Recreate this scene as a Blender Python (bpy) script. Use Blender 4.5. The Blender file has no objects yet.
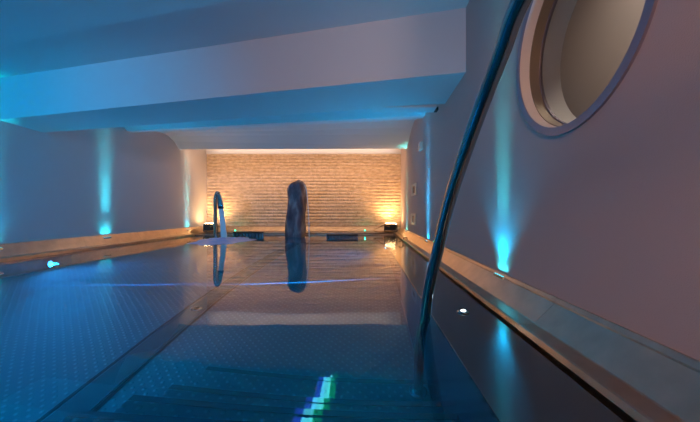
import bpy, bmesh, math, random
from mathutils import Vector, Matrix
random.seed(7)
PI = math.pi
S = bpy.context.scene
COL = S.collection
OZ = 1.86          # everything below is written from eye height; the pool floor ends up at z = 0
WZ = -0.61         # water level
FZ = -1.86         # pool floor
XL, XR, YB, YN = -4.57, 1.0, 8.9, -2.6

# ------------------------------------------------------------------ materials
def mat(name, col=(.8,.8,.8), rough=.5, metal=0.0, emit=None, estr=0.0, bump=None, trans=0.0, ior=1.45, colvar=None):
    m = bpy.data.materials.new(name); m.use_nodes = True
    nt = m.node_tree; b = nt.nodes['Principled BSDF']
    b.inputs['Base Color'].default_value = (*col, 1)
    b.inputs['Roughness'].default_value = rough
    b.inputs['Metallic'].default_value = metal
    b.inputs['Transmission Weight'].default_value = trans
    b.inputs['IOR'].default_value = ior
    if emit:
        b.inputs['Emission Color'].default_value = (*emit, 1)
        b.inputs['Emission Strength'].default_value = estr
    tc = nt.nodes.new('ShaderNodeTexCoord')
    if colvar:
        sc, amt = colvar
        n = nt.nodes.new('ShaderNodeTexNoise'); n.inputs['Scale'].default_value = sc; n.inputs['Detail'].default_value = 5
        nt.links.new(tc.outputs['Object'], n.inputs['Vector'])
        r = nt.nodes.new('ShaderNodeValToRGB')
        r.color_ramp.elements[0].position = .3; r.color_ramp.elements[1].position = .7
        r.color_ramp.elements[0].color = (*[c*(1-amt) for c in col], 1)
        r.color_ramp.elements[1].color = (*[min(1, c*(1+amt)) for c in col], 1)
        nt.links.new(n.outputs['Fac'], r.inputs['Fac']); nt.links.new(r.outputs['Color'], b.inputs['Base Color'])
    if bump:
        sc, st, dist = bump
        n = nt.nodes.new('ShaderNodeTexNoise'); n.inputs['Scale'].default_value = sc; n.inputs['Detail'].default_value = 4
        nt.links.new(tc.outputs['Object'], n.inputs['Vector'])
        bp = nt.nodes.new('ShaderNodeBump'); bp.inputs['Strength'].default_value = st; bp.inputs['Distance'].default_value = dist
        nt.links.new(n.outputs['Fac'], bp.inputs['Height']); nt.links.new(bp.outputs['Normal'], b.inputs['Normal'])
    return m

M = {}
M['plaster'] = mat('white_plaster', (.74,.72,.71), .8, bump=(160,.25,.004))
M['wallpaint'] = mat('textured_wall_paint', (.64,.59,.58), .75, bump=(220,.45,.004))
M['rightpaint'] = mat('warm_lit_wall_paint', (.60,.47,.42), .75, bump=(220,.45,.004))  # the warm light on the right wall is put into this colour
M['coping'] = mat('brushed_coping_steel', (.56,.45,.35), .33, 1.0, bump=(35,.08,.003), colvar=(9,.12))
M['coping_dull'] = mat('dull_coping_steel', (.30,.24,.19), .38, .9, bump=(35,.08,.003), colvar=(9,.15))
M['steel'] = mat('polished_steel', (.46,.54,.55), .10, 1.0)
M['rail_steel'] = mat('dark_polished_rail', (.34,.39,.39), .09, 1.0)
M['ledge'] = mat('wet_steel_ledge', (.17,.23,.26), .12, 1.0, bump=(3,.10,.01))
M['near_paint'] = mat('unlit_near_wall', (.16,.14,.14), .8)  # unseen near wall, its unlit darkness put into the colour
M['dark'] = mat('dark_recess', (.015,.016,.018), .6)
M['black_metal'] = mat('black_metal', (.03,.028,.026), .35, .6)
M['cable'] = mat('orange_brown_rubber', (.30,.17,.06), .5)
M['cream'] = mat('cream_plate', (.80,.74,.62), .4)
M['brown'] = mat('brown_insert', (.20,.12,.07), .5)
M['rim'] = mat('window_rim_metal', (.36,.33,.40), .35, .75)
M['reveal'] = mat('cream_reveal_paint', (.84,.80,.74), .6)
M['bronze'] = mat('bronze_ring', (.34,.29,.22), .4, .6)
M['beige'] = mat('beige_room_paint', (.52,.48,.46), .8)
M['deck'] = mat('deck_tiles', (.45,.42,.40), .5)
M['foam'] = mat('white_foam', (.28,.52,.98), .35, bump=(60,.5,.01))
M['lens_blue'] = mat('blue_lamp_lens', (.1,.3,.9), .3, emit=(.12,.45,1.0), estr=30)
M['lens_green'] = mat('green_lamp_lens', (.1,.8,.5), .3, emit=(.0,.8,.45), estr=3)
M['glint_white'] = mat('white_glint', (.9,.9,.9), .3, emit=(.85,.95,1.0), estr=14)
M['lens_cyan'] = mat('cyan_lamp_lens', (.1,.8,.9), .3, emit=(.05,.75,.9), estr=1.5)
M['lens_warm'] = mat('warm_lamp_lens', (1,.8,.5), .3, emit=(1,.62,.28), estr=60)
M['lens_dim'] = mat('warm_diffuser', (1,.9,.8), .3, emit=(1,.7,.5), estr=2)

def steel_dots():
    m = mat('embossed_pool_steel', (.34,.36,.36), .40, .5)
    nt = m.node_tree; b = nt.nodes['Principled BSDF']
    tc = next(n for n in nt.nodes if n.type == 'TEX_COORD')
    sep = nt.nodes.new('ShaderNodeSeparateXYZ'); nt.links.new(tc.outputs['Object'], sep.inputs[0])
    def mth(op, a, c=None, v=None):
        n = nt.nodes.new('ShaderNodeMath'); n.operation = op
        if isinstance(a, (int, float)): n.inputs[0].default_value = a
        else: nt.links.new(a, n.inputs[0])
        if c is not None: nt.links.new(c, n.inputs[1])
        if v is not None: n.inputs[1].default_value = v
        return n.outputs[0]
    P = .072
    k = 2*PI/P
    cx = mth('COSINE', mth('MULTIPLY', sep.outputs[0], v=k)); cy = mth('COSINE', mth('MULTIPLY', sep.outputs[1], v=k))
    pr = mth('MULTIPLY', cx, cy)                      # staggered grid of round bosses
    h = mth('MAXIMUM', mth('SUBTRACT', pr, v=.45), v=0)
    bp = nt.nodes.new('ShaderNodeBump'); bp.inputs['Strength'].default_value = 1.0; bp.inputs['Distance'].default_value = .007
    nt.links.new(h, bp.inputs['Height']); nt.links.new(bp.outputs['Normal'], b.inputs['Normal'])
    # the bosses are lighter in colour than the sheet
    mx = nt.nodes.new('ShaderNodeMix'); mx.data_type = 'RGBA'
    nt.links.new(mth('MULTIPLY', h, v=1.8), mx.inputs[0])
    mx.inputs[6].default_value = (.30,.33,.33,1); mx.inputs[7].default_value = (.48,.52,.52,1)
    nt.links.new(mx.outputs[2], b.inputs['Base Color'])
    return m
M['dots'] = steel_dots()
M['pool'] = mat('smooth_pool_steel', (.26,.29,.31), .25, .7)
M['step'] = mat('step_steel', (.42,.45,.46), .38, .55)

def water_mat():
    m = bpy.data.materials.new('pool_water'); m.use_nodes = True; nt = m.node_tree
    nt.nodes.clear()
    out = nt.nodes.new('ShaderNodeOutputMaterial'); g = nt.nodes.new('ShaderNodeBsdfRefraction'); gl = nt.nodes.new('ShaderNodeBsdfGlossy')
    g.inputs['IOR'].default_value = 1.333; g.inputs['Roughness'].default_value = 0.0; gl.inputs['Roughness'].default_value = 0.02
    g.inputs['Color'].default_value = (.10,.74,.92,1); gl.inputs['Color'].default_value = (1,1,1,1)
    fr = nt.nodes.new('ShaderNodeFresnel'); fr.inputs['IOR'].default_value = 1.333; mx = nt.nodes.new('ShaderNodeMixShader')
    tc = nt.nodes.new('ShaderNodeTexCoord')
    n1 = nt.nodes.new('ShaderNodeTexNoise'); n1.inputs['Scale'].default_value = 1.1; n1.inputs['Detail'].default_value = 2
    nt.links.new(tc.outputs['Object'], n1.inputs['Vector'])
    bp = nt.nodes.new('ShaderNodeBump'); bp.inputs['Strength'].default_value = .16; bp.inputs['Distance'].default_value = .02
    nt.links.new(n1.outputs['Fac'], bp.inputs['Height'])
    for q in (g, gl, fr): nt.links.new(bp.outputs['Normal'], q.inputs['Normal'])
    nt.links.new(fr.outputs[0], mx.inputs[0]); nt.links.new(g.outputs[0], mx.inputs[1]); nt.links.new(gl.outputs[0], mx.inputs[2])
    nt.links.new(mx.outputs[0], out.inputs[0])
    return m
M['water'] = water_mat()

def glass_mat(name, col=(1,1,1), ior=1.45, rough=0.0):
    m = bpy.data.materials.new(name); m.use_nodes = True; nt = m.node_tree; nt.nodes.clear()
    out = nt.nodes.new('ShaderNodeOutputMaterial'); g = nt.nodes.new('ShaderNodeBsdfGlass')
    g.inputs['IOR'].default_value = ior; g.inputs['Roughness'].default_value = rough; g.inputs['Color'].default_value = (*col, 1)
    nt.links.new(g.outputs[0], out.inputs[0]); return m
M['glass'] = glass_mat('window_glass', (.97,.96,.93), 1.1)
M['sheet'] = mat('falling_water', (.92,.94,.95), .3, trans=.15, ior=1.2)

def stone_mat():
    m = mat('split_stone', (.62,.44,.27), .8)
    nt = m.node_tree; b = nt.nodes['Principled BSDF']; tc = next(n for n in nt.nodes if n.type == 'TEX_COORD')
    n = nt.nodes.new('ShaderNodeTexNoise'); n.inputs['Scale'].default_value = 9; n.inputs['Detail'].default_value = 8
    mp = nt.nodes.new('ShaderNodeMapping'); mp.inputs['Scale'].default_value = (1,1,2.2)
    nt.links.new(tc.outputs['Object'], mp.inputs[0]); nt.links.new(mp.outputs[0], n.inputs['Vector'])
    r = nt.nodes.new('ShaderNodeValToRGB'); r.color_ramp.elements[0].position = .32; r.color_ramp.elements[1].position = .68
    r.color_ramp.elements[0].color = (.56,.40,.25,1); r.color_ramp.elements[1].color = (.78,.60,.42,1)
    nt.links.new(n.outputs['Fac'], r.inputs['Fac']); nt.links.new(r.outputs['Color'], b.inputs['Base Color'])
    bp = nt.nodes.new('ShaderNodeBump'); bp.inputs['Strength'].default_value = .6; bp.inputs['Distance'].default_value = .02
    nt.links.new(n.outputs['Fac'], bp.inputs['Height']); nt.links.new(bp.outputs['Normal'], b.inputs['Normal'])
    return m
M['stone'] = stone_mat()
def rock_mat():
    m = mat('veined_rock', (.2,.17,.18), .45)
    nt = m.node_tree; b = nt.nodes['Principled BSDF']; tc = next(n for n in nt.nodes if n.type == 'TEX_COORD')
    mp = nt.nodes.new('ShaderNodeMapping'); mp.inputs['Scale'].default_value = (1,1,.35)
    n = nt.nodes.new('ShaderNodeTexNoise'); n.inputs['Scale'].default_value = 6; n.inputs['Detail'].default_value = 9; n.inputs['Distortion'].default_value = .8
    nt.links.new(tc.outputs['Object'], mp.inputs[0]); nt.links.new(mp.outputs[0], n.inputs['Vector'])
    r = nt.nodes.new('ShaderNodeValToRGB'); e = r.color_ramp.elements
    e[0].position = .3; e[0].color = (.05,.04,.06,1); e[1].position = .75; e[1].color = (.42,.38,.38,1)
    k = e.new(.52); k.color = (.16,.12,.14,1)
    nt.links.new(n.outputs['Fac'], r.inputs['Fac']); nt.links.new(r.outputs['Color'], b.inputs['Base Color'])
    bp = nt.nodes.new('ShaderNodeBump'); bp.inputs['Strength'].default_value = .8; bp.inputs['Distance'].default_value = .05
    nt.links.new(n.outputs['Fac'], bp.inputs['Height']); nt.links.new(bp.outputs['Normal'], b.inputs['Normal'])
    return m
M['rock'] = rock_mat()

# ------------------------------------------------------------------ helpers
def thing(name, label, cat, loc=(0,0,0), rotz=0, group=None):
    o = bpy.data.objects.new(name, None); COL.objects.link(o)
    o.empty_display_size = .1
    o.location = loc; o.rotation_euler = (0,0,rotz)
    o['label'] = label; o['category'] = cat
    if group: o['group'] = group
    return o
def tag(o, label, cat, group=None, kind=None):
    o['label'] = label; o['category'] = cat
    if group: o['group'] = group
    if kind: o['kind'] = kind
    return o
def obj(name, bm, m, parent=None, smooth=False, label=None):
    me = bpy.data.meshes.new(name); bmesh.ops.recalc_face_normals(bm, faces=bm.faces); bm.to_mesh(me); bm.free()
    for p in me.polygons: p.use_smooth = smooth
    me.materials.append(M[m] if isinstance(m, str) else m)
    o = bpy.data.objects.new(name, me); COL.objects.link(o)
    if parent: o.parent = parent
    if label: o['label'] = label
    return o
def struct(name, bm, m, **k):
    o = obj(name, bm, m, **k); o['kind'] = 'structure'; return o
def BM(): return bmesh.new()
def prism8(bm, v):          # v: 4 bottom then 4 top corners
    vs = [bm.verts.new(p) for p in v]
    for f in ((0,1,2,3),(7,6,5,4),(0,4,5,1),(1,5,6,2),(2,6,7,3),(3,7,4,0)): bm.faces.new([vs[i] for i in f])
    return vs
def box(bm, x0,x1,y0,y1,z0,z1, bev=0):
    vs = prism8(bm, [(x0,y0,z0),(x1,y0,z0),(x1,y1,z0),(x0,y1,z0),(x0,y0,z1),(x1,y0,z1),(x1,y1,z1),(x0,y1,z1)])
    if bev:
        es = list({e for v in vs for e in v.link_edges})
        bmesh.ops.bevel(bm, geom=es, offset=bev, segments=2, affect='EDGES', profile=.6)
def quad(bm, *p):
    bm.faces.new([bm.verts.new(q) for q in p])
def tube(bm, pts, r, seg=20, caps=True):
    pts = [Vector(p) for p in pts]; rs = r if isinstance(r, (list, tuple)) else [r]*len(pts)
    rings = []; prev = None
    for i, p in enumerate(pts):
        t = (pts[min(i+1, len(pts)-1)] - pts[max(i-1, 0)]).normalized()
        if prev is None:
            a = Vector((0,0,1)) if abs(t.z) < .9 else Vector((1,0,0))
            u = t.cross(a).normalized()
        else:
            u = (prev - t*prev.dot(t)).normalized()
        prev = u; w = t.cross(u)
        rings.append([bm.verts.new(p + (u*math.cos(2*PI*k/seg) + w*math.sin(2*PI*k/seg))*rs[i]) for k in range(seg)])
    for a, b in zip(rings, rings[1:]):
        for k in range(seg): bm.faces.new((a[k], a[(k+1)%seg], b[(k+1)%seg], b[k]))
    if caps: bm.faces.new(rings[0][::-1]); bm.faces.new(rings[-1])
def spline(ctrl, n=10):
    c = [Vector(p) for p in ctrl]; c = [c[0]*2-c[1]] + c + [c[-1]*2-c[-2]]
    out = []
    for i in range(1, len(c)-2):
        for k in range(n):
            t = k/n; p0,p1,p2,p3 = c[i-1:i+3]
            out.append(.5*((2*p1)+(p2-p0)*t+(2*p0-5*p1+4*p2-p3)*t*t+(3*p1-p0-3*p2+p3)*t**3))
    out.append(c[-2]); return out
def lathe(bm, prof, seg=32, ax=Vector((0,0,1)), org=Vector((0,0,0))):
    ax = Vector(ax).normalized(); org = Vector(org)
    a = Vector((0,0,1)) if abs(ax.z) < .9 else Vector((1,0,0))
    u = ax.cross(a).normalized(); w = ax.cross(u)
    rings = [[bm.verts.new(org + ax*h + (u*math.cos(2*PI*k/seg)+w*math.sin(2*PI*k/seg))*max(r,1e-4)) for k in range(seg)] for r, h in prof]
    for A, B in zip(rings, rings[1:]):
        for k in range(seg): bm.faces.new((A[k], A[(k+1)%seg], B[(k+1)%seg], B[k]))
    bm.faces.new(rings[0][::-1]); bm.faces.new(rings[-1])
def light(kind, name, loc, col, W, **k):
    l = bpy.data.lights.new(name, kind); l.color = col; l.energy = W
    o = bpy.data.objects.new(name, l); COL.objects.link(o); o.location = loc
    tgt = k.pop('to', None)
    for a, v in k.items(): setattr(l, a, v)
    if tgt is not None: o.rotation_euler = (Vector(tgt)-Vector(loc)).to_track_quat('-Z','Y').to_euler()
    return o

# ------------------------------------------------------------------ room shell
T = .15
# left wall, wall behind, far wall
bm = BM(); box(bm, XL-T, XL, YN, YB+.3, FZ-.15, 2.6); struct('wall_left', bm, 'wallpaint')
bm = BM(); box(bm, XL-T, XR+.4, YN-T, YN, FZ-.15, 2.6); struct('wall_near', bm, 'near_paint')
bm = BM(); box(bm, XL, XR, YB+.12, YB+.3, FZ-.15, 2.6); struct('wall_back', bm, 'plaster')
# plaster band over the stone
bm = BM(); box(bm, XL, XR, YB, YB+.12, 1.665, 2.6); struct('trim_1', bm, 'plaster')
# split-stone facing of the back wall: courses of narrow stones
def stone_facing():
    bm = BM(); z0, z1 = -.42, 1.665; ch = .0915
    nz = 8; rows = int((z1-z0)/ch)+1; step = .022; nx = int((XR-XL)/step)
    grid = []
    for r in range(rows):
        joints = []; x = XL - random.random()*.2
        while x < XR+.4: joints.append(x); x += random.choice((.09,.13,.18,.26))
        dep = [random.uniform(.0,.026) for _ in joints]; j = 0
        offs = []
        for i in range(nx+1):
            xx = XL + (XR-XL)*i/nx
            while j+1 < len(joints) and joints[j+1] < xx: j += 1
            d = min(abs(xx-joints[j]), abs((joints[j+1] if j+1 < len(joints) else 99)-xx))
            offs.append(dep[j] + (.010 if d > .012 else 0) )
        for k in range(nz):
            t = k/(nz-1); zz = min(z0 + ch*(r+t*.985), z1)
            prof = (1-abs(2*t-1)**3.0)
            grid.append([bm.verts.new((XL+(XR-XL)*i/nx, YB+.045 - prof*(.009+offs[i]*.5) - random.uniform(0,.003), zz)) for i in range(nx+1)])
    for a, b in zip(grid, grid[1:]):
        for i in range(nx): bm.faces.new((a[i], a[i+1], b[i+1], b[i]))
    return bm
struct('wall_back_stone', stone_facing(), 'stone')

# right wall with the round opening
WY, WZc, WR = 1.540, .90, .470
def right_wall():
    bm = BM(); N = 96; Q = .70
    def ring(r, x): return [bm.verts.new((x, WY+r*math.cos(2*PI*k/N), WZc+r*math.sin(2*PI*k/N))) for k in range(N)]
    def sq(x):
        out = []
        for k in range(N):
            c, s = math.cos(2*PI*k/N), math.sin(2*PI*k/N); f = Q/max(abs(c), abs(s))
            out.append(bm.verts.new((x, WY+c*f, WZc+s*f)))
        return out
    for x in (XR, XR+.25):
        a = ring(WR, x); b = sq(x)
        for k in range(N): bm.faces.new((a[k], a[(k+1)%N], b[(k+1)%N], b[k]))
        ys = [YN, WY-Q, WY+Q, YB+.3]; zs = [FZ-.15, WZc-Q, WZc+Q, 2.6]
        for i in range(3):
            for j in range(3):
                if i == 1 and j == 1: continue
                quad(bm, (x,ys[i],zs[j]),(x,ys[i+1],zs[j]),(x,ys[i+1],zs[j+1]),(x,ys[i],zs[j+1]))
        if x == XR: A = a
        else: B = a
    for k in range(N): bm.faces.new((A[k], B[k], B[(k+1)%N], A[(k+1)%N]))
    for (p, q) in (((YN,FZ-.15),(YN,2.6)),((YB+.3,FZ-.15),(YB+.3,2.6)),((YN,2.6),(YB+.3,2.6)),((YN,FZ-.15),(YB+.3,FZ-.15))):
        quad(bm, (XR,*p),(XR,*q),(XR+.25,*q),(XR+.25,*p))
    return bm
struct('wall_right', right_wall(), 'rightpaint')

def annulus(bm, x0, x1, r0, r1, N=96, cy=WY, cz=WZc):
    def R(r, x): return [bm.verts.new((x, cy+r*math.cos(2*PI*k/N), cz+r*math.sin(2*PI*k/N))) for k in range(N)]
    a, b, c, d = R(r0,x0), R(r1,x0), R(r1,x1), R(r0,x1)
    for P_, Q_ in ((a,b),(b,c),(c,d),(d,a)):
        for k in range(N): bm.faces.new((P_[k], P_[(k+1)%N], Q_[(k+1)%N], Q_[k]))
bm = BM(); annulus(bm, XR-.012, XR+.01, WR-.004, WR+.037); w1 = struct('window_1', bm, 'rim', smooth=False)
w1['label'] = 'round porthole window in the right wall'
bm = BM(); annulus(bm, XR-.008, XR+.053, WR-.006, WR-.001); obj('outer_reveal', bm, 'reveal', w1)
bm = BM(); annulus(bm, XR+.053, XR+.112, WR-.012, WR-.001); obj('frame_ring', bm, 'bronze', w1)
bm = BM(); annulus(bm, XR+.112, XR+.131, WR-.020, WR-.001); obj('glazing_bead', bm, 'rim', w1)
bm = BM(); annulus(bm, XR+.131, XR+.25, WR-.012, WR-.001); obj('inner_reveal', bm, 'reveal', w1)
bm = BM(); lathe(bm, [(WR-.02, XR+.118),(WR-.02, XR+.126)], 96, (1,0,0), (0,WY,WZc)); obj('pane', bm, 'glass', w1)
# the room beyond the porthole
bm = BM(); x0, x1 = XR+.25, XR+1.4
box(bm, x1, x1+.1, -.6, 6.0, -.5, 2.6); struct('wall_next_room', bm, 'beige')
bm = BM(); box(bm, x0, x1, -.7, -.6, -.5, 2.6); box(bm, x0, x1, 6.0, 6.1, -.5, 2.6); struct('wall_next_room_ends', bm, 'beige')
bm = BM(); box(bm, x0, x1, -.7, 6.1, -.6, -.5); struct('floor_next_room', bm, 'deck')
bm = BM(); box(bm, x0, x1, -.7, 6.1, 2.6, 2.7); struct('ceiling_next_room', bm, 'plaster')

# ceilings and beams
def zl(x, l, r): return l + (r-l)*(x-XL)/(XR-XL)
fy = lambda x: 3.11 + (1-x)*.1346
gy = lambda x: 3.93 + (1-x)*.0850
bm = BM()
N = 24
xs = [XL + (XR-XL)*i/N for i in range(N+1)]
# near ceiling: rises to the right, coved into the left wall
def cz(x):
    z = zl(x, 1.66, 2.045); return z
rows = []
for y in (YN, None):
    rows.append([bm.verts.new((x, YN if y is not None else fy(x)+.05, cz(x))) for x in xs])
rows.append([bm.verts.new((x, fy(x)+.05, cz(x)+.15)) for x in xs]); rows.append([bm.verts.new((x, YN, cz(x)+.15)) for x in xs])
for a, b in zip(rows, rows[1:]+rows[:1]):
    for i in range(N): bm.faces.new((a[i], a[i+1], b[i+1], b[i]))
struct('ceiling', bm, 'plaster')
# broad oblique beam
bm = BM()
prism8(bm, [(XL,fy(XL),1.145),(XR,fy(XR),1.40),(XR,gy(XR),1.37),(XL,gy(XL),1.125),
            (XL,fy(XL),2.5),(XR,fy(XR),2.5),(XR,gy(XR),2.5),(XL,gy(XL),2.5)])
struct('beam', bm, 'plaster')
# ceiling between the beam and the lower vault, with its inclined edge
bm = BM()
prism8(bm, [(XL,gy(XL),2.2),(XR,gy(XR),2.2),(XR,5.3,2.2),(XL,5.9,2.2),(XL,gy(XL),2.4),(XR,gy(XR),2.4),(XR,5.3,2.4),(XL,5.9,2.4)])
struct('ceiling_middle', bm, 'plaster')
def vault():
    bm = BM(); n = 20
    L = [(5.62,1.95),(5.74,1.70),(5.95,1.55),(6.10,1.56),(6.4,1.66),(6.74,1.755),(7.0,1.775),(7.2,1.755),(7.4,1.68),(7.52,1.60),(7.6,1.54),(7.66,1.54),(7.66,2.3),(5.55,2.3)]
    R = [(5.0,1.95),(5.12,1.78),(5.27,1.64),(5.5,1.66),(6.0,1.80),(6.37,1.88),(6.76,1.84),(7.05,1.76),(7.33,1.65),(7.5,1.59),(7.6,1.56),(7.66,1.56),(7.66,2.3),(4.9,2.3)]
    A = [bm.verts.new((XL,*p)) for p in L]; B = [bm.verts.new((XR,*p)) for p in R]
    m = len(L)
    for i in range(m): bm.faces.new((A[i], A[(i+1)%m], B[(i+1)%m], B[i]))
    bm.faces.new(A); bm.faces.new(B[::-1])
    return bm
struct('ceiling_vault', vault(), 'plaster')
bm = BM(); box(bm, XL, XR, 7.66, YB+.12, 2.25, 2.4); struct('ceiling_back', bm, 'plaster')
# shallow panel under the beam's far edge
p = thing('ceiling_panel', 'shallow white access panel below the beam near the right wall', 'ceiling panel', (.5,4.05,1.33))
bm = BM(); box(bm, -.42,.40,-.10,.11, 0,.04, .004); obj('cover', bm, 'plaster', p)
bm = BM(); box(bm, .405,.44,-.02,.09, -.005,.035); obj('end_clip', bm, 'black_metal', p, label='small black end clip')

# ------------------------------------------------------------------ pool basin
PXL, PXR, PYB, PYN = -4.38, .39, 8.10, -.8
bm = BM(); box(bm, PXL-.1, PXR+.1, PYN, PYB, FZ-.1, FZ); struct('pool_floor', bm, 'dots')
bm = BM(); box(bm, XL, PXL, PYN, PYB, FZ-.1, WZ-.022); struct('pool_wall_left', bm, 'pool')
bm = BM(); box(bm, PXR, .748, PYN, PYB, FZ-.1, WZ-.035); struct('pool_wall_right', bm, 'pool')
bm = BM(); box(bm, XL, .77, PYB, YB, FZ-.1, WZ-.024); struct('pool_wall_back', bm, 'pool')
bm = BM(); box(bm, XL, XR, PYN-.15, PYN, FZ-.1, WZ+.1); box(bm, XL, XR, YN, PYN-.15, FZ-.1, WZ+.1); struct('floor', bm, 'deck')
bm = BM(); box(bm, .778, XR, PYN, YB, FZ-.1, WZ-.25); struct('gutter_bed', bm, 'dark')
bm = BM(); box(bm, PXR-.004, .748, PYN, 8.02, WZ-.035, WZ+.004, .002); struct('wall_ledge_right', bm, 'ledge')
bm = BM(); quad(bm, (-4.44,PYN,WZ),(PXR,PYN,WZ),(PXR,8.02,WZ),(-4.44,8.02,WZ))
wt = obj('water', bm, 'water'); tag(wt, 'still blue pool water mirroring the lit back wall', 'water', kind='stuff')

# steel coping: one thing per side, panels 1.2 m long with open joints
def coping(side, label, prof, y0, y1, first, L=1.2):
    t = thing('pool_coping', label, 'pool coping', (0,0,0))
    y = first
    edges = [y0]
    while y < y1-.2: edges.append(y); y += L
    edges.append(y1)
    for a, b in zip(edges, edges[1:]):
        bm = BM(); A = [bm.verts.new((px,a+.0012,pz)) for px,pz in prof]; B = [bm.verts.new((px,b-.0012,pz)) for px,pz in prof]
        n = len(prof)
        for i in range(n): bm.faces.new((A[i], A[(i+1)%n], B[(i+1)%n], B[i]))
        bm.faces.new(A); bm.faces.new(B[::-1])
        obj('coping_panel', bm, 'coping', t)
    return t
profR = [(.999,-.446),(.985,-.444),(.972,-.462),(.971,-.470),(.868,-.568),(.86,-.571),(.795,-.575),(.785,-.578),(.777,-.60),(.775,-.66),(.79,-.85),(.999,-.85)]
coping('r', 'brushed steel pool coping running along the right wall', profR, PYN, YB-.02, .4)
profL = [(XL+.001,-.400),(XL+.012,-.398),(XL+.022,-.415),(XL+.024,-.422),(XL+.085,-.555),(XL+.092,-.560),(XL+.118,-.563),(XL+.125,-.575),(XL+.127,-.628),(XL+.001,-.628)]
coping('l', 'brushed steel pool coping running along the left wall', profL, PYN, YB-.02, .2)
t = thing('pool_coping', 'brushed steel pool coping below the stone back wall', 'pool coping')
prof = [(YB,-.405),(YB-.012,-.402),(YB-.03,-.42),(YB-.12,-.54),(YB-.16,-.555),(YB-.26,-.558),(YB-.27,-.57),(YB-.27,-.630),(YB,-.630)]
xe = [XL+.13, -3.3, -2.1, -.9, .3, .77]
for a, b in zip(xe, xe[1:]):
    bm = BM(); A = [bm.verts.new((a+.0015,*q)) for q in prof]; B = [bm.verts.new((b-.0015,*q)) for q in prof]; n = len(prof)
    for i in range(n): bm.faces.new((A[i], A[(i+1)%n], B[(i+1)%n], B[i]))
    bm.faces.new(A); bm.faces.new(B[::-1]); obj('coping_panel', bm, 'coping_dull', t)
# overflow lip in front of the back coping
bm = BM(); box(bm, -4.42, .74, 8.02, 8.14, WZ-.05, WZ+.022, .008); tag(obj('overflow_lip', bm, 'coping_dull'), 'low steel overflow lip across the far end of the pool', 'pool edge')

# floor channel with two inlets
t = thing('floor_channel', 'smooth steel channel cover running along the pool floor', 'floor channel', (-1.69,3.6,FZ))
bm = BM(); box(bm, -.085,.085,-4.2,4.2,0,.006,.002); obj('cover', bm, 'pool', t)
for s in (-1, 1):
    bm = BM(); box(bm, s*.105-.012, s*.105+.012, -4.2, 4.2, 0, .003); obj('slot', bm, 'dark', t)
for y, lb in ((1.55,'round floor inlet in the channel nearest the stairs'), (3.1,'round floor inlet farther along the channel')):
    k = thing('floor_inlet', lb, 'inlet', (-1.69,y,FZ+.006), group=None)
    bm = BM(); lathe(bm, [(.055,0),(.055,.008),(.045,.012),(.03,.012)], 28); obj('flange', bm, 'steel', k, True)
    bm = BM(); lathe(bm, [(.028,.012),(.026,.02),(.004,.022)], 20); obj('cap', bm, 'dark', k, True)

# stairs
st = thing('pool_stairs', 'submerged steel pool stairs in the near right corner', 'stairs')
KS = -.05
edges = [(1.0,2.02,-1.17),(.75,1.64,-1.17),(.5,1.36,-1.17),(.25,1.08,-1.17)]
for d, y, xl in edges:
    bm = BM(); xr = PXR-.002
    yy = lambda x: y + KS*(x+.2)
    top = WZ-d
    vs = prism8(bm, [(xl,PYN+.01,top-.25 if d<1 else FZ),(xr,PYN+.01,top-.25 if d<1 else FZ),(xr,yy(xr),top-.25 if d<1 else FZ),(xl+.12,yy(xl+.12),top-.25 if d<1 else FZ),
                     (xl,PYN+.01,top),(xr,PYN+.01,top),(xr,yy(xr),top),(xl+.12,yy(xl+.12),top)])
    s = obj('step', bm, 'dots', st)
    bm = BM()
    a, b = Vector((xl+.12,yy(xl+.12),0)), Vector((xr,yy(xr),0)); dr = (b-a).normalized(); nn = Vector((dr.y,-dr.x,0))
    q = [a, b, b+nn*.03, a+nn*.03]
    prism8(bm, [(v.x,v.y,top-.012) for v in [a-nn*.004,b-nn*.004,q[2],q[3]]] + [(v.x,v.y,top+.004) for v in [a-nn*.004,b-nn*.004,q[2],q[3]]])
    obj('nosing', bm, 'pool', s)

# handrail
hr = thing('handrail', 'polished steel tubular handrail rising from the water toward the camera', 'handrail', (.32,1.90,WZ-1.0))
off = Vector((.32,1.90,WZ-1.0))
pts = spline([(.32,1.90,-1.60),(.322,1.885,-1.2),(.328,1.83,-.85),(.333,1.765,-.62),(.343,1.70,-.42),(.370,1.60,-.195),(.405,1.50,.058),(.444,1.38,.275),(.470,1.24,.447),(.474,1.08,.563),(.474,.95,.648),(.495,.70,.735),(.50,.4,.77),(.52,.0,.77),(.6,-.4,.77),(.98,-.5,.77)], 8)
bm = BM(); tube(bm, [p-off for p in pts], .030, 28); obj('rail_tube', bm, 'rail_steel', hr, True)
bm = BM(); lathe(bm, [(.055,0),(.055,.012),(.035,.018)], 28); obj('foot_flange', bm, 'steel', hr, True)
bm = BM(); lathe(bm, [(.05,0),(.05,.012),(.032,.02)], 28, (-1,0,0), Vector((.999,-.5,.77))-off); obj('wall_flange', bm, 'steel', hr, True)

# added glowing disc that stands for a lamp's reflected glint on the ledge
k = thing('shelf_glint', 'small round glowing disc standing for a reflected glint on the wet steel ledge beside the handrail', 'lamp', (.588,1.88,WZ+.004))
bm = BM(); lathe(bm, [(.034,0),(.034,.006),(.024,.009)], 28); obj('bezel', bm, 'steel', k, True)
bm = BM(); lathe(bm, [(.015,.009),(.012,.013),(.002,.014)], 20); obj('lens', bm, 'glint_white', k, True)

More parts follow.
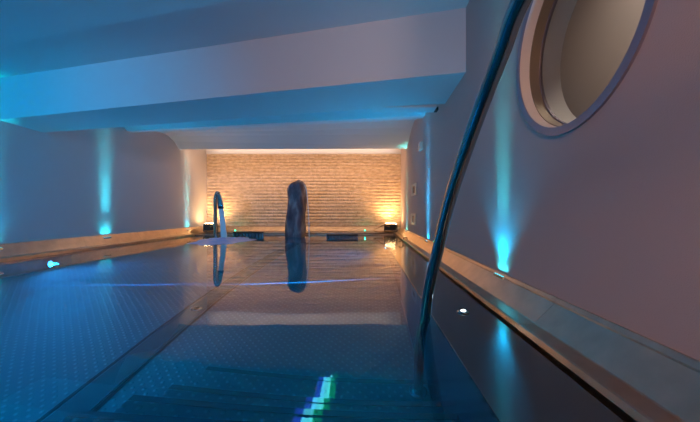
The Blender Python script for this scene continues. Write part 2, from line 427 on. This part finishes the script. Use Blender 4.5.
for x, lb in ((-3.66,'small green marker lamp on the back coping beside the curved spout'),(-.03,'small green marker lamp on the back coping left of the right floodlight')):
    k = thing('marker_lamp', lb, 'lamp', (x,YB-.20,WZ+.052))
    bm = BM(); lathe(bm, [(.03,0),(.03,.02),(.022,.026)], 24); obj('bezel', bm, 'steel', k, True)
    bm = BM(); lathe(bm, [(.022,.024),(.02,.05),(.012,.062),(.002,.065)], 20); obj('lens', bm, 'lens_green', k, True)
    light('POINT', 'marker_glow', (x,YB-.20,WZ+.15), (.0,1,.55), .5, shadow_soft_size=.01)
# ------------------------------------------------------------------ back features
def rock():
    bm = BM(); N = 26; H = 34
    import mathutils
    rings = []
    for j in range(H+1):
        t = j/H; z = t*1.44
        w = .245*(1-.18*t); d = .21*(1-.2*t)
        if t > .86: q = (t-.86)/.14; s = math.sqrt(max(0,1-q*q*.96)); w *= s; d *= s
        lean = -.01 + .03*t
        ring = []
        for k in range(N):
            a = 2*PI*k/N; n = mathutils.noise.noise(Vector((math.cos(a)*1.5, math.sin(a)*1.5, z*1.9)))*.22 + mathutils.noise.noise(Vector((math.cos(a)*4, math.sin(a)*4, z*5)))*.08
            fac = 1/ (abs(math.cos(a+.3))**3.2+abs(math.sin(a+.3))**3.2)**(1/3.2)
            topn = .03*math.cos(a)*(t**6)
            ring.append(bm.verts.new((lean + w*math.cos(a)*fac*(1+n)*.95, d*math.sin(a)*fac*(1+n), z+topn)))
        rings.append(ring)
    for a, b in zip(rings, rings[1:]):
        for k in range(N): bm.faces.new((a[k], a[(k+1)%N], b[(k+1)%N], b[k]))
    bm.faces.new(rings[0][::-1]); bm.faces.new(rings[-1])
    return bm
rk = obj('fountain_rock', rock(), 'rock', smooth=True); rk.location = (-1.73,7.72,WZ-.05)
tag(rk, 'tall dark standing rock at the far end of the pool', 'rock')
bm = BM(); box(bm, -2.1,-1.35,7.45,8.0,FZ,WZ-.05,.02); tag(obj('plinth', bm, 'pool'), 'submerged steel plinth under the standing rock', 'plinth')
# thin veil of water down the right of the rock
bm = BM(); tube(bm, spline([(-1.50,7.62,.66),(-1.44,7.58,.45),(-1.40,7.56,.0),(-1.385,7.55,-.3),(-1.38,7.55,WZ)], 6), [.012]*25, 8)
tag(obj('water_trickle', bm, 'sheet', smooth=True), 'thin trickle of water falling beside the standing rock', 'water')

# swan neck spout
sn = thing('swan_neck_spout', 'tall curved steel water spout in the far left corner', 'water spout', (-3.39,7.0,WZ-.4))
off = Vector((-3.39,7.0,WZ-.4))
pts = spline([(0,0,FZ-WZ+.4),(0,0,.5),(0,0,1.0),(.0,0,1.25),(.015,0,1.39),(.05,-.01,1.44),(.085,-.02,1.42)], 8)
bm = BM(); tube(bm, pts, .042, 24); obj('stem', bm, 'steel', sn, True)
bm = BM(); lathe(bm, [(.10,FZ-WZ+.4),(.10,FZ-WZ+.412),(.05,FZ-WZ+.42)], 28); obj('base_flange', bm, 'steel', sn, True)
def bill():
    bm = BM(); secs = [((.06,-.01,1.44),.045,.045),((.10,-.03,1.38),.05,.040),((.125,-.05,1.27),.055,.030),((.145,-.065,1.16),.062,.018),((.155,-.07,1.09),.066,.013)]
    rings = []
    for c, a, b in secs:
        c = Vector(c)
        rings.append([bm.verts.new(c+Vector((a*math.cos(2*PI*k/24), b*math.sin(2*PI*k/24),0))) for k in range(24)])
    for A, B in zip(rings, rings[1:]):
        for k in range(24): bm.faces.new((A[k], A[(k+1)%24], B[(k+1)%24], B[k]))
    bm.faces.new(rings[0][::-1]); bm.faces.new(rings[-1]); return bm
obj('spout_bill', bill(), 'steel', sn, True)
bm = BM(); box(bm, .088,.222,-.09,-.05,1.083,1.094,.003); obj('mouth_band', bm, 'dark', sn, label='dark band round the mouth')
# falling sheet
def sheet():
    bm = BM(); rings = []
    for j in range(15):
        t = j/14; z = 1.085 - t*.685; hw = .052+.020*t; cx = .155+.10*t+.02*t*t
        rings.append([bm.verts.new((cx+hw*math.cos(2*PI*k/28), -.07-.10*t**2+(.010+.02*t)*math.sin(2*PI*k/28)+.004*math.sin(k*3+j), z)) for k in range(28)])
    for A, B in zip(rings, rings[1:]):
        for k in range(28): bm.faces.new((A[k], A[(k+1)%28], B[(k+1)%28], B[k]))
    bm.faces.new(rings[0][::-1]); bm.faces.new(rings[-1]); return bm
sh = obj('water_jet', sheet(), 'sheet', smooth=True); sh.location = off
tag(sh, 'white sheet of water pouring from the curved steel spout', 'water jet')
# foam
def foam():
    bm = BM(); import mathutils
    n, mrad = 60, 30; rings = []
    for j in range(mrad+1):
        r = j/mrad; ring = []
        for k in range(n):
            a = 2*PI*k/n; x = math.cos(a)*r*.56; y = math.sin(a)*r*.8
            h = .045*(1-r*r)+ .05*mathutils.noise.noise(Vector((x*9,y*9,1)))*(1-r) + .014*mathutils.noise.noise(Vector((x*30,y*30,3)))*(1-r**3)
            ring.append(bm.verts.new((x*(1+.15*math.sin(a*5)), y*(1+.12*math.sin(a*7)), max(h, -.004) if r < 1 else -.004)))
        rings.append(ring)
    for A, B in zip(rings, rings[1:]):
        for k in range(n): bm.faces.new((A[k], A[(k+1)%n], B[(k+1)%n], B[k]))
    return bm
fo = obj('foam', foam(), 'foam', smooth=True); fo.location = (-3.02,6.60,WZ+.004)
tag(fo, 'churned white foam where the spout hits the pool', 'foam', kind='stuff')

# skimmer boxes / benches at the far edge
def skimmer(x, y, w, label, proud):
    t = thing('skimmer_box', label, 'skimmer', (x,y,WZ-.12))
    bm = BM(); box(bm, -w/2,w/2,-.02,.02,.20+proud,.235+proud,.005); obj('top_bar', bm, 'black_metal', t)
    bm = BM(); box(bm, -w/2+.02,w/2-.02,.03,.05,.02,.20+proud); obj('back_plate', bm, 'pool', t)
    for s in (-1,1):
        bm = BM(); box(bm, s*(w/2-.012)-.012, s*(w/2-.012)+.012,-.015,.015,FZ-WZ+.12,.20+proud); obj('post', bm, 'steel', t)
    for q in range(9):
        xx = -w/2+.05+(w-.1)*q/8
        bm = BM(); box(bm, xx-.006,xx+.006,-.005,.02,.0,.20+proud); obj('slat', bm, 'black_metal', t)
skimmer(-2.93,7.75,.76,'low dark overflow grille beside the curved spout', .0)
skimmer(-.56,7.35,.74,'low dark overflow grille between the rock and the right corner', -.03)

# floodlights in the corners
def flood(x, y, label, rz, left):
    t = thing('floodlight', label, 'floodlight', (x,y,-.55), rz)
    bm = BM(); box(bm, -.12,.12,-.07,.07,0,.02,.004); obj('base_plate', bm, 'black_metal', t)
    for s in (-1,1):
        bm = BM(); box(bm, s*.13-.006,s*.13+.006,-.02,.02,.015,.17); obj('bracket', bm, 'black_metal', t)
    bm = BM(); vs = prism8(bm, [(-.12,-.10,.05),(.12,-.10,.05),(.09,.05,.03),(-.09,.05,.03),(-.12,-.06,.19),(.12,-.06,.19),(.12,.08,.17),(-.12,.08,.17)])
    bmesh.ops.bevel(bm, geom=list(bm.edges), offset=.008, segments=2, affect='EDGES'); h = obj('housing', bm, 'black_metal', t); t.scale = (1.35,1.35,1.25)
    bm = BM(); prism8(bm, [(-.10,-.045,.188),(.10,-.045,.188),(.10,.07,.176),(-.10,.07,.176),(-.10,-.045,.196),(.10,-.045,.196),(.10,.07,.184),(-.10,.07,.184)]); obj('lens', bm, 'lens_warm', h)
    bm = BM(); s = -1 if left else 1
    tube(bm, spline([(0,-.09,.12),(-.1*s,-.16,.16),(-.22*s,-.12,.10),(-.30*s,-.2,.05),(-.2*s,-.28,.02),(-.05*s,-.2,.03),(.05*s,-.1,.02)], 8), .009, 10); obj('cable', bm, 'cable', t, True)
flood(.68,8.52,'black floodlight glowing warm in the far right corner', -.35, False)
flood(-4.25,8.52,'black floodlight glowing warm in the far left corner behind the spout', .35, True)

# framed grilles and sensor on the right wall
def plate(y, z, w, h, label):
    t = thing('wall_grille', label, 'wall grille', (XR,y,z))
    bm = BM()
    b = .045
    box(bm,-.02,0,-w/2,w/2,-h/2,-h/2+b); box(bm,-.02,0,-w/2,w/2,h/2-b,h/2)
    box(bm,-.02,0,-w/2,-w/2+b*3,-h/2+b,h/2-b); box(bm,-.02,0,w/2-b*3,w/2,-h/2+b,h/2-b)
    obj('frame', bm, 'cream', t)
    bm = BM(); box(bm,-.006,0,-w/2+b*3,w/2-b*3,-h/2+b,h/2-b); obj('insert', bm, 'brown', t)
plate(6.42,.46,.60,.235,'upper of two small framed wall grilles near the right corner')
plate(6.50,-.15,.62,.235,'lower of two small framed wall grilles near the right corner')
t = thing('wall_sensor', 'small pale sensor box high on the right wall', 'sensor', (XR,5.55,1.17))
bm = BM(); box(bm,-.05,0,-.10,.10,-.07,.07,.01); obj('body', bm, 'cream', t)
bm = BM(); box(bm,-.055,-.048,-.02,.06,-.045,.045,.004); obj('face', bm, 'steel', t)
# hooks on the right coping
for y, z, x, lb in ((6.35,-.572,.84,'small dark hook on top of the right steel coping'),(5.9,-.60,.70,'small dark hook at the waterline below the right coping')):
    bm = BM(); tube(bm, spline([(0,0,0),(0,0,.03),(-.02,-.02,.05),(-.06,-.05,.05),(-.09,-.06,.035)], 6), .009, 12)
    o = obj('coping_hook', bm, 'black_metal', smooth=True); o.location = (x,y,z); tag(o, lb, 'hook')

# ------------------------------------------------------------------ lights
CY = (.02,.60,.80)
def uprot(k):        # rectangle's long side along the wall, facing up and leaning k to the wall
    z = -Vector((k,0,1)).normalized(); X = Vector((0,1,0)); Y = z.cross(X)
    return Matrix((X,Y,z)).transposed().to_euler()
def uplight(x, y, label, W, col, side, wide=None, z=-.462, glow=.25, tilt=.3):
    t = thing('wall_uplight', label, 'uplight', (x,y,z))
    bm = BM(); box(bm, -.009,.009,-.08,.08,-.03,.003,.002); obj('bezel', bm, 'steel', t)
    bm = BM(); box(bm, -.004,.004,-.073,.073,.003,.005); obj('lens', bm, 'lens_cyan', t)
    light('AREA', 'uplight_beam', (x-side*.055,y,z-.03), col, W*.017, to=(x+side*.045,y,z+1.0), shape='RECTANGLE', size=.17, size_y=.012, spread=math.radians(17)).rotation_euler = uprot(side*.055)
    light('AREA', 'uplight_glow', (x,y,z+.012), col, W*glow*.045, to=(x+side*.1,y,z+1), shape='RECTANGLE', size=.15, size_y=.012, spread=math.radians(100)).rotation_euler = uprot(side*.10)
    if wide: light('SPOT', 'uplight_wash', (x-side*.03,y,z+.04), WASH, wide, to=(x-side*tilt,y,z+1), spot_size=math.radians(110), spot_blend=1.0, shadow_soft_size=.02)
WASH = (.0,.44,.95)
uplight(XL+.036,5.45,'cyan uplight on the left coping in the middle of the wall', 105, CY, -1, 80, tilt=.85, z=-.445)
uplight(XL+.036,7.94,'cyan uplight on the left coping closest to the stone wall', 60, (.05,.75,.80), -1, 6, z=-.445)
uplight(XL+.036,3.80,'cyan uplight on the left coping closest to the camera', 32, (.0,.55,.70), -1, 12, z=-.445)
uplight(.972,2.27,'cyan uplight on the right coping closest to the camera', 48, CY, 1, 40, tilt=.2)
uplight(.972,5.0,'blue uplight on the right coping in the middle of the wall', 90, (.01,.42,1.0), 1, 130, tilt=.7)
uplight(.972,7.6,'teal uplight on the right coping closest to the stone wall', 50, (.05,.80,.70), 1, 8)
# warm floodlights
for x, s in ((.68,1),(-4.25,-1)):
    light('SPOT', 'floodlight_beam', (x,8.68,-.27), (1,.55,.22), 60 if s > 0 else 50, to=(x-s*.25,8.95,1.0), spot_size=math.radians(125), spot_blend=1, shadow_soft_size=.05)
# warm strip concealed on the far side of the vault's edge
bm = BM(); box(bm, XL+.1, XR-.1, 7.66,7.70,1.66,1.70); tag(obj('light_strip', bm, 'lens_dim'), 'warm strip light hidden behind the vault edge', 'strip light')
light('AREA', 'strip_light_beam', (-1.8,7.76,1.68), (1,.57,.31), 27, to=(-1.8,8.9,.6), spread=math.radians(120), shape='RECTANGLE', size=5.2, size_y=.04)
light('AREA', 'band_strip_beam', (-1.8,8.55,1.76), (1,.74,.58), 11, to=(-1.8,8.9,2.02), spread=math.radians(130), shape='RECTANGLE', size=5.2, size_y=.03)
# underwater lamps
def underwater(x, y, z, nx, ny, label, W, col=(.01,.36,1.0), ang=150, tall=1):
    t = thing('underwater_lamp', label, 'underwater lamp', (x,y,z)); ax = Vector((nx,ny,0)).normalized()
    bm = BM(); lathe(bm, [(.085,0),(.085,.012),(.065,.018)], 32, ax); obj('bezel', bm, 'steel', t, True)
    bm = BM(); lathe(bm, [(.06,.018),(.05,.024),(.003,.027)], 28, ax); obj('lens', bm, 'lens_blue', t, True)
    t.scale = (1,.6 if tall > 1 else 1,tall); p = Vector((x,y,z))+ax*.06
    light('SPOT', 'underwater_beam', p, col, W, to=p+ax+Vector((0,0,-.12)), spot_size=math.radians(ang), spot_blend=1.0, shadow_soft_size=.05)
underwater(PXL,4.30,-1.44,1,0,'tall blue underwater lamp glowing in the left pool wall', 120, tall=4.4)
light('SPOT', 'underwater_beam', (PXL+.1,4.30,-1.4), (.02,.42,1.0), 260, to=(-2.3,2.6,-1.86), spot_size=math.radians(34), spot_blend=1, shadow_soft_size=.05)
underwater(PXL,1.2,-1.2,1,0,'blue underwater lamp in the left pool wall nearest the camera', 110, (.01,.30,1.0))
underwater(PXR,5.9,-1.15,-1,0,'blue underwater lamp in the right pool wall', 90, (.02,.35,.9))
underwater(-2.6,PYN,-1.15,0,1,'blue underwater lamp in the near pool wall', 120, (.01,.50,.9))
# thin blue streaks on the pool floor, drawn by added spots without fixtures
def blade(p, to, col, W, size, thin):
    o = light('SPOT', 'floor_streak_light', p, col, W*3, to=to, spot_size=math.radians(size), spot_blend=.8, shadow_soft_size=.008)
    d = Vector(to)-Vector(p); z = -d.normalized(); side = Vector((-math.sin(0),1,0)); 
    # long axis of the beam lies along the pool's width
    X = Vector((1,.19,0)).normalized(); Y = z.cross(X).normalized(); X = Y.cross(z)
    m = Matrix((X,Y,z)).transposed().to_4x4(); o.rotation_euler = m.to_euler(); o.scale = (1,thin,1)
blade((-.9,4.0,-.70), (-.9,4.0,-1.86), (.02,.35,1), 160, 110, .02)
blade((-3.0,3.65,-.70), (-3.0,3.65,-1.86), (.02,.25,1), 130, 110, .02)
# added narrow spots without fixtures, imitating reflected glints on the stairs
for dx, c, W in ((0,(.95,1,.95),420),(-.035,(.25,.1,1),220),(.035,(.05,1,.2),150)):
    p = Vector((-.26+dx*.3,2.5,-.66)); d = (Vector((-.25+dx,1.72,-1.40))-p).normalized(); z = -d; X = Vector((0,-z.z,z.y)).normalized(); Y = z.cross(X)
    o = light('SPOT', 'stair_glint_light', p, c, W, spot_size=math.radians(75), spot_blend=.3, shadow_soft_size=.004)
    o.rotation_euler = Matrix((X,Y,z)).transposed().to_4x4().to_euler(); o.scale = (1,.035,1)

# unseen fill lights added at the near end, behind the camera
def dome(x, y, z, label):
    t = thing('fill_fixture', label, 'fill lamp', (x,y,z))
    bm = BM(); lathe(bm, [(.16,0),(.16,-.03),(.15,-.04)], 32); obj('base', bm, 'steel', t, True)
    bm = BM(); lathe(bm, [(.14,-.04),(.12,-.07),(.06,-.09),(.004,-.095)], 32); obj('diffuser', bm, 'lens_dim', t, True)
dome(.3,-1.7,2.05,'warm round fixture added for the unseen fill light behind the camera on the right')
light('SPOT', 'warm_spot_fill', (.1,-1.2,1.3), (1,.66,.52), 95, to=(-1.3,3.5,1.78), spot_size=math.radians(50), spot_blend=.6, shadow_soft_size=.06)
light('AREA', 'right_wall_fill', (.1,-1.6,1.3), (1,.52,.33), 13, to=(1.0,1.5,.0), size=.4, spread=math.radians(95))
light('AREA', 'left_wall_fill', (-3.0,-1.8,1.2), (.0,.42,1.0), 42, to=(-4.5,3.4,.3), size=.6, spread=math.radians(75))
light('AREA', 'ceiling_fill', (-1.8,-1.3,.2), (.03,.36,1.0), 8, to=(-1.6,-.2,2.0), size=.5, spread=math.radians(120))
light('AREA', 'next_room_lamp', (XR+.75,2.2,2.5), (1,.86,.76), 13, to=(XR+.75,2.2,0), size=.6)

# world
w = bpy.data.worlds.new('world'); S.world = w; w.use_nodes = True
w.node_tree.nodes['Background'].inputs[0].default_value = (.02,.05,.12,1); w.node_tree.nodes['Background'].inputs[1].default_value = .3

# ------------------------------------------------------------------ camera
cd = bpy.data.cameras.new('camera'); cam = bpy.data.objects.new('camera', cd); COL.objects.link(cam)
cd.sensor_width = 36; cd.lens = 311/700*36; cd.shift_x = -16/700; cd.shift_y = 1/700; cd.clip_start = .02
cam.rotation_euler = (PI/2,0,0); S.camera = cam
for o in list(S.objects):
    if o.parent is None: o.location.z += OZ

S.view_settings.view_transform = 'Standard'; S.view_settings.look = 'None'; S.view_settings.gamma = 1; S.view_settings.exposure = 0
S.view_settings.use_curve_mapping = False
S.cycles.use_denoising = True; S.cycles.denoiser = 'OPENIMAGEDENOISE'
S.cycles.max_bounces = 12; S.cycles.glossy_bounces = 6; S.cycles.transmission_bounces = 8; S.cycles.diffuse_bounces = 4
S.cycles.sample_clamp_indirect = 3; S.cycles.blur_glossy = .5
